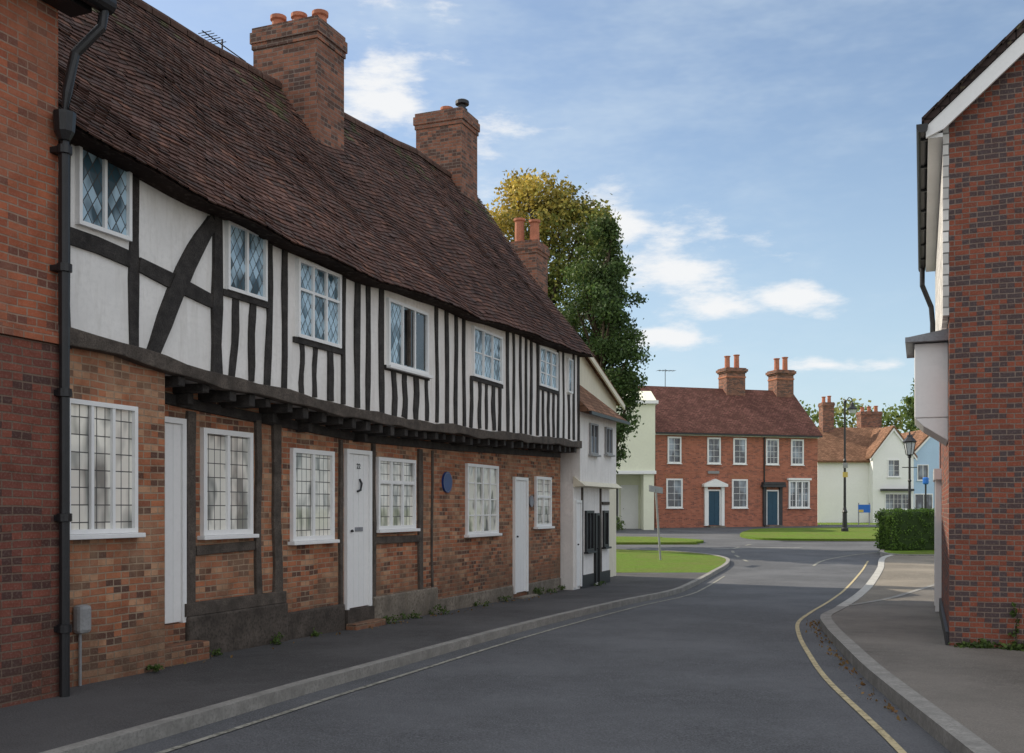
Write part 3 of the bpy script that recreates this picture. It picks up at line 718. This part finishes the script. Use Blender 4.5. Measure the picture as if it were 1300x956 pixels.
# white gabled house + blue house
Wt=root('white_rendered_house',(20.9,70,.6),.03,'white rendered house with brown tiled gabled roof','house')
M['white2']=plain('bright_white_render',(.88,.88,.86),.85,.03,1)
MB().box(0,6.2,0,6,-.3,4.4).make('wall','white2',Wt)
m=MB(); m.pxz([(3.5,-.3),(6.3,-.3),(6.3,4.7),(4.9,6.5),(3.5,4.7)],-.8,3); m.make('gable_wall','white2',Wt)
m=MB(); m.pyz([(-.3,4.25),(3,6.75),(6.3,4.25),(6.3,4.1),(3,6.6),(-.3,4.1)],-.2,6.4)
m.pxz([(3.3,4.5),(4.9,6.6),(6.5,4.5),(6.5,4.36),(4.9,6.44),(3.3,4.36)],-.95,3.2)
m.make('tiled_roof','tilesbrown',Wt)
m=MB(); m.pxz([(3.3,4.34),(4.9,6.42),(6.5,4.34),(6.5,4.2),(4.9,6.25),(3.3,4.2)],-.93,-.82); m.make('bargeboard','whitepaint',Wt)
window(Wt,4.5,5.35,3.1,4.3,-.8,2,'gplain',.07,panes=(1,3)); window(Wt,4.3,6.1,.9,2.0,-.8,3,'gplain',.07,panes=(2,3))
m=MB(); m.box(4.0,6.2,-1.15,-.81,2.15,2.3); m.make('canopy','darkpaint',Wt)
chimney(Wt,1.2,2.0,2.5,3.4,5.8,8.5,pots=2,ph=.5,pr=.13,along='x'); chimney(Wt,4.5,6.0,4,4.9,5.5,8.0,pots=3,ph=.4,pr=.14,along='x')
Bl=root('blue_rendered_house',(27.35,70.4,.6),.03,'light blue rendered gabled house','house')
m=MB(); m.pxz([(0,-.3),(3.4,-.3),(3.4,4.6),(1.7,6.4),(0,4.6)],0,7); m.make('wall','bluehouse',Bl)
m=MB(); m.pxz([(-.25,4.45),(1.7,6.55),(3.65,4.45),(3.65,4.3),(1.7,6.38),(-.25,4.3)],-.15,7.2); m.make('tiled_roof','tilesbrown',Bl)
m=MB(); m.pxz([(-.25,4.3),(1.7,6.37),(3.65,4.3),(3.65,4.1),(1.7,6.2),(-.25,4.1)],-.13,-.03); m.make('bargeboard','whitepaint',Bl)
window(Bl,.5,1.3,2.9,4.0,0,2,'gplain',.06); window(Bl,.3,1.6,.8,2.0,0,2,'gplain',.07)

# ---------------------------------------------------------------- foliage
def leaf_mesh(name,blobs,n,size,colf,parent=None,jit=.22):
    bl=np.array([b[:6] for b in blobs],dtype=float)
    vol=(bl[:,3]*bl[:,4]*bl[:,5])**(.75); idx=rng.choice(len(bl),n,p=vol/vol.sum())
    d=rng.normal(size=(n,3)); d/=np.linalg.norm(d,axis=1)[:,None]
    r=rng.random(n)**.45; r*=1+jit*rng.normal(size=n)
    P=bl[idx,:3]+d*r[:,None]*bl[idx,3:6]
    nr=d*.6+rng.normal(size=(n,3))*.7; nr/=np.linalg.norm(nr,axis=1)[:,None]
    a=np.cross(nr,rng.normal(size=(n,3))); a/=np.linalg.norm(a,axis=1)[:,None]; b=np.cross(nr,a)
    s=size*(.6+.8*rng.random(n))[:,None]
    V=np.stack([P-a*s*.5,P+b*s*.32,P+a*s*.5,P-b*s*.32],1).reshape(-1,3)
    F=np.arange(4*n).reshape(-1,4)
    me=bpy.data.meshes.new(name); me.from_pydata(V.tolist(),[],F.tolist()); me.update()
    c=np.array([colf(p,i) for p,i in zip(P,idx)],dtype=np.float32)
    c*= (.7+.6*rng.random((n,1)))
    arr=np.ones((4*n,4),dtype=np.float32); arr[:,:3]=np.repeat(c,4,axis=0)
    at=me.color_attributes.new('Col','FLOAT_COLOR','CORNER'); at.data.foreach_set('color',arr.ravel())
    me.materials.append(M['leaf']); o=bpy.data.objects.new(name,me); COL.objects.link(o)
    if parent: o.parent=parent
    return o
def tree(x,y,h,prof,n,size,colf,label,nb=80,tr=.28,br=(.45,.9),seed=1,jit=.2):
    random.seed(seed)
    t=root('tree',(x,y,G(y)),0,label,'tree')
    z0=prof[0][0]
    m=MB(); pts=[(.1*math.sin(i),.1*math.cos(i*1.3)-.1,i*h*.85/7) for i in range(8)]
    m.tube(pts,[tr*(1-.12*i) for i in range(8)],9)
    blobs=[]
    for i in range(nb):
        zz=random.uniform(z0,prof[-1][0]); R=interp(prof,zz)
        a=random.uniform(0,6.283); rr=R*math.sqrt(random.random())*.97
        b=random.uniform(*br)*(0.6+.4*R/max(p[1] for p in prof))
        X,Y=rr*math.cos(a),rr*math.sin(a); blobs.append((X,Y,zz,b,b,b*.8))
        if i%3==0:
            zs=max(1.5,zz-1.2-rr*.6); m.tube([(0,0,zs),(X*.5,Y*.5,zs+(zz-zs)*.45),(X,Y,zz)],[.09,.06,.02],5)
    m.make('trunk','bark',t,smooth=True)
    bc=[random.uniform(.6,1.35) for _ in blobs]
    leaf_mesh('crown',blobs,n,size,lambda p,i:tuple(q*bc[i] for q in colf(p)),t,jit)
    return t
def mixc(a,b,t): t=max(0,min(1,t)); return tuple(x+(y-x)*t for x,y in zip(a,b))
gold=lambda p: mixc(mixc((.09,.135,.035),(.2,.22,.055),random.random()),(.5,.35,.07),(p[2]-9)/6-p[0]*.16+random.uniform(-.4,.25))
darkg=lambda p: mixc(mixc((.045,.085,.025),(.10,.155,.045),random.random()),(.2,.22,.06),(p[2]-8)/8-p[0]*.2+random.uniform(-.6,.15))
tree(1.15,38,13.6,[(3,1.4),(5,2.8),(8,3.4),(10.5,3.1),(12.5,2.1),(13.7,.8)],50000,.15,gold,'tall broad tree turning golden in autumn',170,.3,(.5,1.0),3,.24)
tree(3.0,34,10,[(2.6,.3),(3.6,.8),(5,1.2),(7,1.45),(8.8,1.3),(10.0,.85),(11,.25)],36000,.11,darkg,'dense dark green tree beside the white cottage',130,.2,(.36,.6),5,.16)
far1=lambda p: mixc((.2,.22,.07),(.32,.28,.09),random.random())
far2=lambda p: mixc((.1,.16,.05),(.17,.22,.07),random.random())
tree(38.6,95,13,[(4,1.2),(8,2.0),(11,2.0),(12.5,1.2),(13.3,.5)],8000,.35,far2,'rounded green tree behind the houses',50,.3,(.7,1.1),8)
blobs=[]
random.seed(11)
for i in range(70):
    x=random.uniform(27,47); hh=11.6+.9*math.sin(x*.9)+random.uniform(-.8,1.0)
    for j in range(4): blobs.append((x,112+random.uniform(-3,3),hh-j*2.2,1.2,1.5,1.0))
for i in range(160):
    x=random.uniform(-70,130); blobs.append((x,135+random.uniform(-4,4),random.uniform(2,7),3,2,2))
o=leaf_mesh('distant_woodland',blobs,26000,.5,lambda p,i:mixc(far1(p),far2(p),.5+.5*math.sin(i*1.7)))
o['kind']='stuff'; o['label']='distant line of yellow-green trees behind the houses'; o['category']='trees'
hd=root('clipped_hedge',(12.35,33.2,G(33)+.1),.25,'dense clipped green hedge on the grass verge','hedge')
MB().box(.08,6.9,.08,.95,0,1.3).make('hedge_dark_core',plain('hedge_shade',(.03,.055,.014),.95),hd,bevel=.1)  # solid inner box, shade behind the leaves painted in as dark colour
bl=[(random.uniform(.12,6.9),random.choice([.06,.95,random.uniform(0,1)]),random.uniform(.1,1.3),.13,.1,.12) for _ in range(900)]
bl+=[(random.uniform(.1,6.9),random.uniform(0,1),1.33,.15,.12,.08) for _ in range(300)]+[(.06,random.uniform(0,1),random.uniform(.05,1.3),.09,.13,.13) for _ in range(120)]
leaf_mesh('hedge_leaves',bl,18000,.06,lambda p,i:mixc((.06,.12,.02),(.17,.28,.05),random.random()*(.4+.5*p[2])),hd)
iv=root('ivy_plant',(4.42,10.35,.2),RT,'low ivy and weeds growing along the brick wall base','plant')
bl=[(random.uniform(.05,2.2),-.12+random.uniform(-.1,.08),random.uniform(-.04,.05),.09,.09,.05) for _ in range(60)]+[(.6+random.uniform(-.03,.03),-.05,random.uniform(0,.45),.03,.03,.04) for _ in range(12)]
m=MB(); m.tube([(.62,-.05,-.1),(.6,-.04,.2),(.64,-.04,.45)],[.012,.008,.004],5); m.make('stem','bark',iv)
leaf_mesh('leaves',bl,2200,.045,lambda p,i:mixc((.04,.07,.02),(.1,.15,.035),random.random()),iv)
def weed(s,d,sc,z):
    w=root('weed_plant',L2W(s,d,z),random.uniform(0,6),'small green weed tuft at the foot of the wall','weed','weeds along the cottage wall')
    bl=[(random.uniform(-.12,.12)*sc,random.uniform(-.04,.04),random.uniform(0,.07)*sc,.06*sc,.05*sc,.04*sc) for _ in range(8)]
    leaf_mesh('leaves',bl,int(130*sc),.03,lambda p,i:mixc((.05,.09,.02),(.11,.16,.04),random.random()),w)
for s,d,sc in ((11.3,.2,1.0),(12.1,.24,.8),(13.7,.2,1.0),(14.3,.22,1.3),(15.0,.22,1.4),(16.6,.22,1.0),(17.6,.25,.9),(19.3,.25,1.5),(19.8,.25,1.3),(20.3,.2,1.1),(9.2,-.04,.6),(10.3,.2,.7),(22,.02,1)):
    weed(s,d,sc,G(s*.9285)+.095)
bl=[]
for p in rk:
    if 7<p[1]<14:
        for _ in range(3): bl.append((p[0]-.1+random.gauss(0,.03),p[1],G(p[1])+.012,.06,.2,.004))
for s in np.arange(9.5,20,.4):
    X,Y,_=L2W(s,.1); bl.append((X,Y,G(Y)+.097,.15,.25,.003))
o=leaf_mesh('fallen_leaves',bl,260,.035,lambda p,i:mixc((.2,.1,.04),(.3,.2,.08),random.random()))
o['kind']='stuff'; o['label']='brown fallen leaves gathered along the kerb gutter'; o['category']='leaves'

# ---------------------------------------------------------------- street furniture
def lantern(par,x,y,z,sc=1,name='lantern'):
    q=MB(); q.lathe([(.05*sc,0),(.11*sc,.03*sc),(.12*sc,.05*sc)],x,y,z,6)
    for j in range(6):
        t=2*math.pi*(j+.5)/6; q.tube([(x+.12*sc*math.cos(t),y+.12*sc*math.sin(t),z+.05*sc),(x+.2*sc*math.cos(t),y+.2*sc*math.sin(t),z+.48*sc)],.012*sc,5)
    q.lathe([(.23*sc,.48*sc),(.24*sc,.52*sc),(.1*sc,.68*sc),(.09*sc,.74*sc),(.04*sc,.76*sc),(.02*sc,.86*sc)],x,y,z,6)
    l=q.make(name,'cast',par)
    MB().lathe([(.11*sc,.05*sc),(.19*sc,.48*sc)],x,y,z,6).make('lantern_glass','lampglass',l)
g=G(50)
Ls=root('street_lamp',(16.25,50,g+.08),0,'tall black street lamp with short bracket on the grass','street lamp','black street lamps')
m=MB(); m.lathe([(.17,0),(.17,.15),(.12,.2),(.1,.9),(.13,.95),(.09,1.05),(.065,1.2),(.055,3.4),(.09,3.45),(.05,3.55),(.045,6.3),(.07,6.35),(.03,6.45)],0,0,0,12); m.make('post','cast',Ls)
m=MB(); m.tube([(0,0,6.0),(.06,0,6.35),(.2,0,6.55),(.33,0,6.5),(.36,0,6.3)],.025,8); m.make('bracket_arm','cast',Ls)
m=MB(); m.lathe([(.05,.4),(.08,.35),(.1,.22),(.24,.1),(.24,.05),(.05,.05)],.36,0,5.9,12); m.make('lamp_shade','cast',Ls)
m=MB(); m.lathe([(.19,.05),(.15,-.12),(.03,-.2)],.36,0,5.9,12); m.make('lamp_glass','lampglass',Ls)
m=MB(); m.box(-.12,.12,-.08,-.06,2.65,2.9); m.make('notice_plate','yellow',Ls)
m=MB(); m.box(-.12,.12,-.08,-.06,3.1,3.35); m.make('notice_plate','greymetal',Ls)
Ls=root('street_lamp',(14.95,38.5,G(38.5)),0,'black lamp post with hexagonal glazed lantern behind the hedge','street lamp','black street lamps')
m=MB(); m.lathe([(.13,0),(.13,.4),(.08,.5),(.06,.7),(.045,2.4),(.07,2.45),(.045,2.5),(.04,3.3),(.08,3.35),(.04,3.4)],0,0,0,10); m.tube([(-.28,0,2.95),(.28,0,2.95)],.018,6); m.make('post','cast',Ls)
lantern(Ls,0,0,3.38,1.05)
sg_=root('street_name_sign',(4.28,29.5,G(29.5)+.08),0,'leaning grey signpost with a small board in the grass','road sign')
m=MB(); m.tube([(0,0,-.05),(-.14,0,2.05)],.03,8); m.make('post','greymetal',sg_)
m=MB(); m.prism([(-.38,-.32,1.97),(.1,.38,1.92),(.1,.38,2.1),(-.38,-.32,2.15)],[(-.36,-.335,1.97),(.12,.365,1.92),(.12,.365,2.1),(-.36,-.335,2.15)]); m.make('sign_board','greymetal',sg_)
nb=root('notice_board',(19.9,57.9,G(57.9)+.08),0,'small blue notice board on two posts on the grass','notice board')
m=MB(); m.tube([(-.3,0,0),(-.3,0,1.3)],.03,6); m.tube([(.3,0,0),(.3,0,1.3)],.03,6); m.make('posts','greymetal',nb)
MB().box(-.34,.34,-.06,-.036,.75,1.2).make('board','signblue',nb)
MB().box(-.32,-.05,-.075,-.061,.77,.92).make('poster','yellow',nb)
fp=root('blue_cap_post',(20.2,50,G(50)+.08),0,'slim dark post with a small blue sign','sign post')
m=MB(); m.tube([(0,0,0),(0,0,2.3)],.045,8); m.make('post','cast',fp)
m=MB(); m.lathe([(.1,0),(.14,.06),(.14,.3),(.1,.34)],0,0,2.3,8); m.make('sign_head','signblue',fp)
b_=root('planter_shrub',(5.3,52.6,G(52.6)),0,'low green shrub in front of the cream building','shrub')
leaf_mesh('leaves',[(random.uniform(-.5,.5),0,random.uniform(.2,.7),.35,.3,.3) for _ in range(8)],900,.12,lambda p,i:far2(p),b_)
# ---------------------------------------------------------------- light
el=math.radians(37); sd=Vector((-1,.58,0)).normalized()
S=Vector((sd.x*math.cos(el),sd.y*math.cos(el),math.sin(el)))
su=bpy.data.lights.new('sun','SUN'); su.energy=5; su.angle=math.radians(.5); su.color=(1,.9,.74)
so=bpy.data.objects.new('sun',su); COL.objects.link(so); so.rotation_euler=S.to_track_quat('Z','Y').to_euler(); so.location=(-20,10,30)
w=bpy.data.worlds.new('World'); scene.world=w; w.use_nodes=True
nt=w.node_tree; nn=nt.nodes; ln=nt.links; bg=nn['Background']
sky=nn.new('ShaderNodeTexSky'); sky.sky_type='NISHITA'; sky.sun_disc=False; sky.sun_elevation=el; sky.sun_rotation=math.atan2(sd.x,sd.y)%(2*math.pi)
sky.air_density=1.0; sky.dust_density=.8; sky.ozone_density=1.5
tc=nn.new('ShaderNodeTexCoord'); mp=nn.new('ShaderNodeMapping'); ln.new(tc.outputs['Generated'],mp.inputs[0]); mp.inputs['Scale'].default_value=(1,1,3.0); mp.inputs['Location'].default_value=(.3,.1,0)
def wn_(scale,detail,rough):
    n=nn.new('ShaderNodeTexNoise'); n.inputs['Scale'].default_value=scale; n.inputs['Detail'].default_value=detail; n.inputs['Roughness'].default_value=rough
    ln.new(mp.outputs[0],n.inputs['Vector']); return n.outputs['Fac']
def rp(f,a,b,v=1):
    r=nn.new('ShaderNodeMapRange'); r.interpolation_type='SMOOTHSTEP'; r.inputs['From Min'].default_value=a; r.inputs['From Max'].default_value=b; r.inputs['To Max'].default_value=v
    ln.new(f,r.inputs['Value']); return r.outputs[0]
def mth(op,a,b=0):
    n=nn.new('ShaderNodeMath'); n.operation=op
    for s_,v in zip(n.inputs,(a,b)):
        if isinstance(v,(int,float)): s_.default_value=v
        else: ln.new(v,s_)
    return n.outputs[0]
def cmix(f,a,b):
    mx=nn.new('ShaderNodeMix'); mx.data_type='RGBA'
    if isinstance(f,(int,float)): mx.inputs[0].default_value=f
    else: ln.new(f,mx.inputs[0])
    ln.new(a,mx.inputs[6])
    if isinstance(b,tuple): mx.inputs[7].default_value=(*b,1)
    else: ln.new(b,mx.inputs[7])
    return mx.outputs[2]
sep=nn.new('ShaderNodeSeparateXYZ'); ln.new(tc.outputs['Generated'],sep.inputs[0])
SX,SY,SZ=sep.outputs
yy=mth('MAXIMUM',SY,.05); U=mth('DIVIDE',SX,yy); V=mth('DIVIDE',SZ,yy)
nz=wn_(11.0,7,.62)
cum=None
for (u0,v0,a_,b_) in ((.165,.235,.07,.045),(.20,.20,.07,.02),(.28,.205,.09,.014),(-.02,.345,.06,.05),(-.115,.41,.06,.065),(.15,.17,.05,.018),(.31,.14,.06,.007),(.09,.27,.05,.04)):
    dx=mth('DIVIDE',mth('SUBTRACT',U,u0),a_); dy=mth('DIVIDE',mth('SUBTRACT',V,v0),b_)
    d=mth('SQRT',mth('ADD',mth('MULTIPLY',dx,dx),mth('MULTIPLY',dy,dy)))
    vv=mth('SUBTRACT',1,d); cum=vv if cum is None else mth('MAXIMUM',cum,vv)
cum=mth('ADD',cum,mth('MULTIPLY',mth('SUBTRACT',nz,.5),4.4))
puff=rp(cum,-.1,1.1,.95)
wisp=rp(wn_(2.0,6,.68),.42,.74,.5)
haze=rp(SZ,.4,0,.6)
base=cmix(.1,sky.outputs[0],(4.0,5.0,5.8))
base=cmix(haze,base,(4.0,5.15,5.85))
col=cmix(wisp,base,(4.9,5.6,6.1))
col=cmix(puff,col,(6.2,6.25,6.3))
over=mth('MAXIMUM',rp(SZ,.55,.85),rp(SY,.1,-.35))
fill_cloud=mth('MULTIPLY',over,rp(wn_(1.6,4,.6),.25,.55,.95))
col=cmix(fill_cloud,col,(7.6,7.7,7.9))  # unseen bright cloud overhead and behind the camera, added to fill the shade
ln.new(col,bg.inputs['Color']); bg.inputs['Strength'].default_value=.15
# ---------------------------------------------------------------- camera
cd=bpy.data.cameras.new('camera'); cd.sensor_width=36; cd.lens=36; cd.shift_y=.1285; cd.clip_end=3000; cd.clip_start=.05
co=bpy.data.objects.new('camera',cd); COL.objects.link(co); co.location=(0,0,1.6); co.rotation_euler=(math.pi/2,0,0)
scene.camera=co
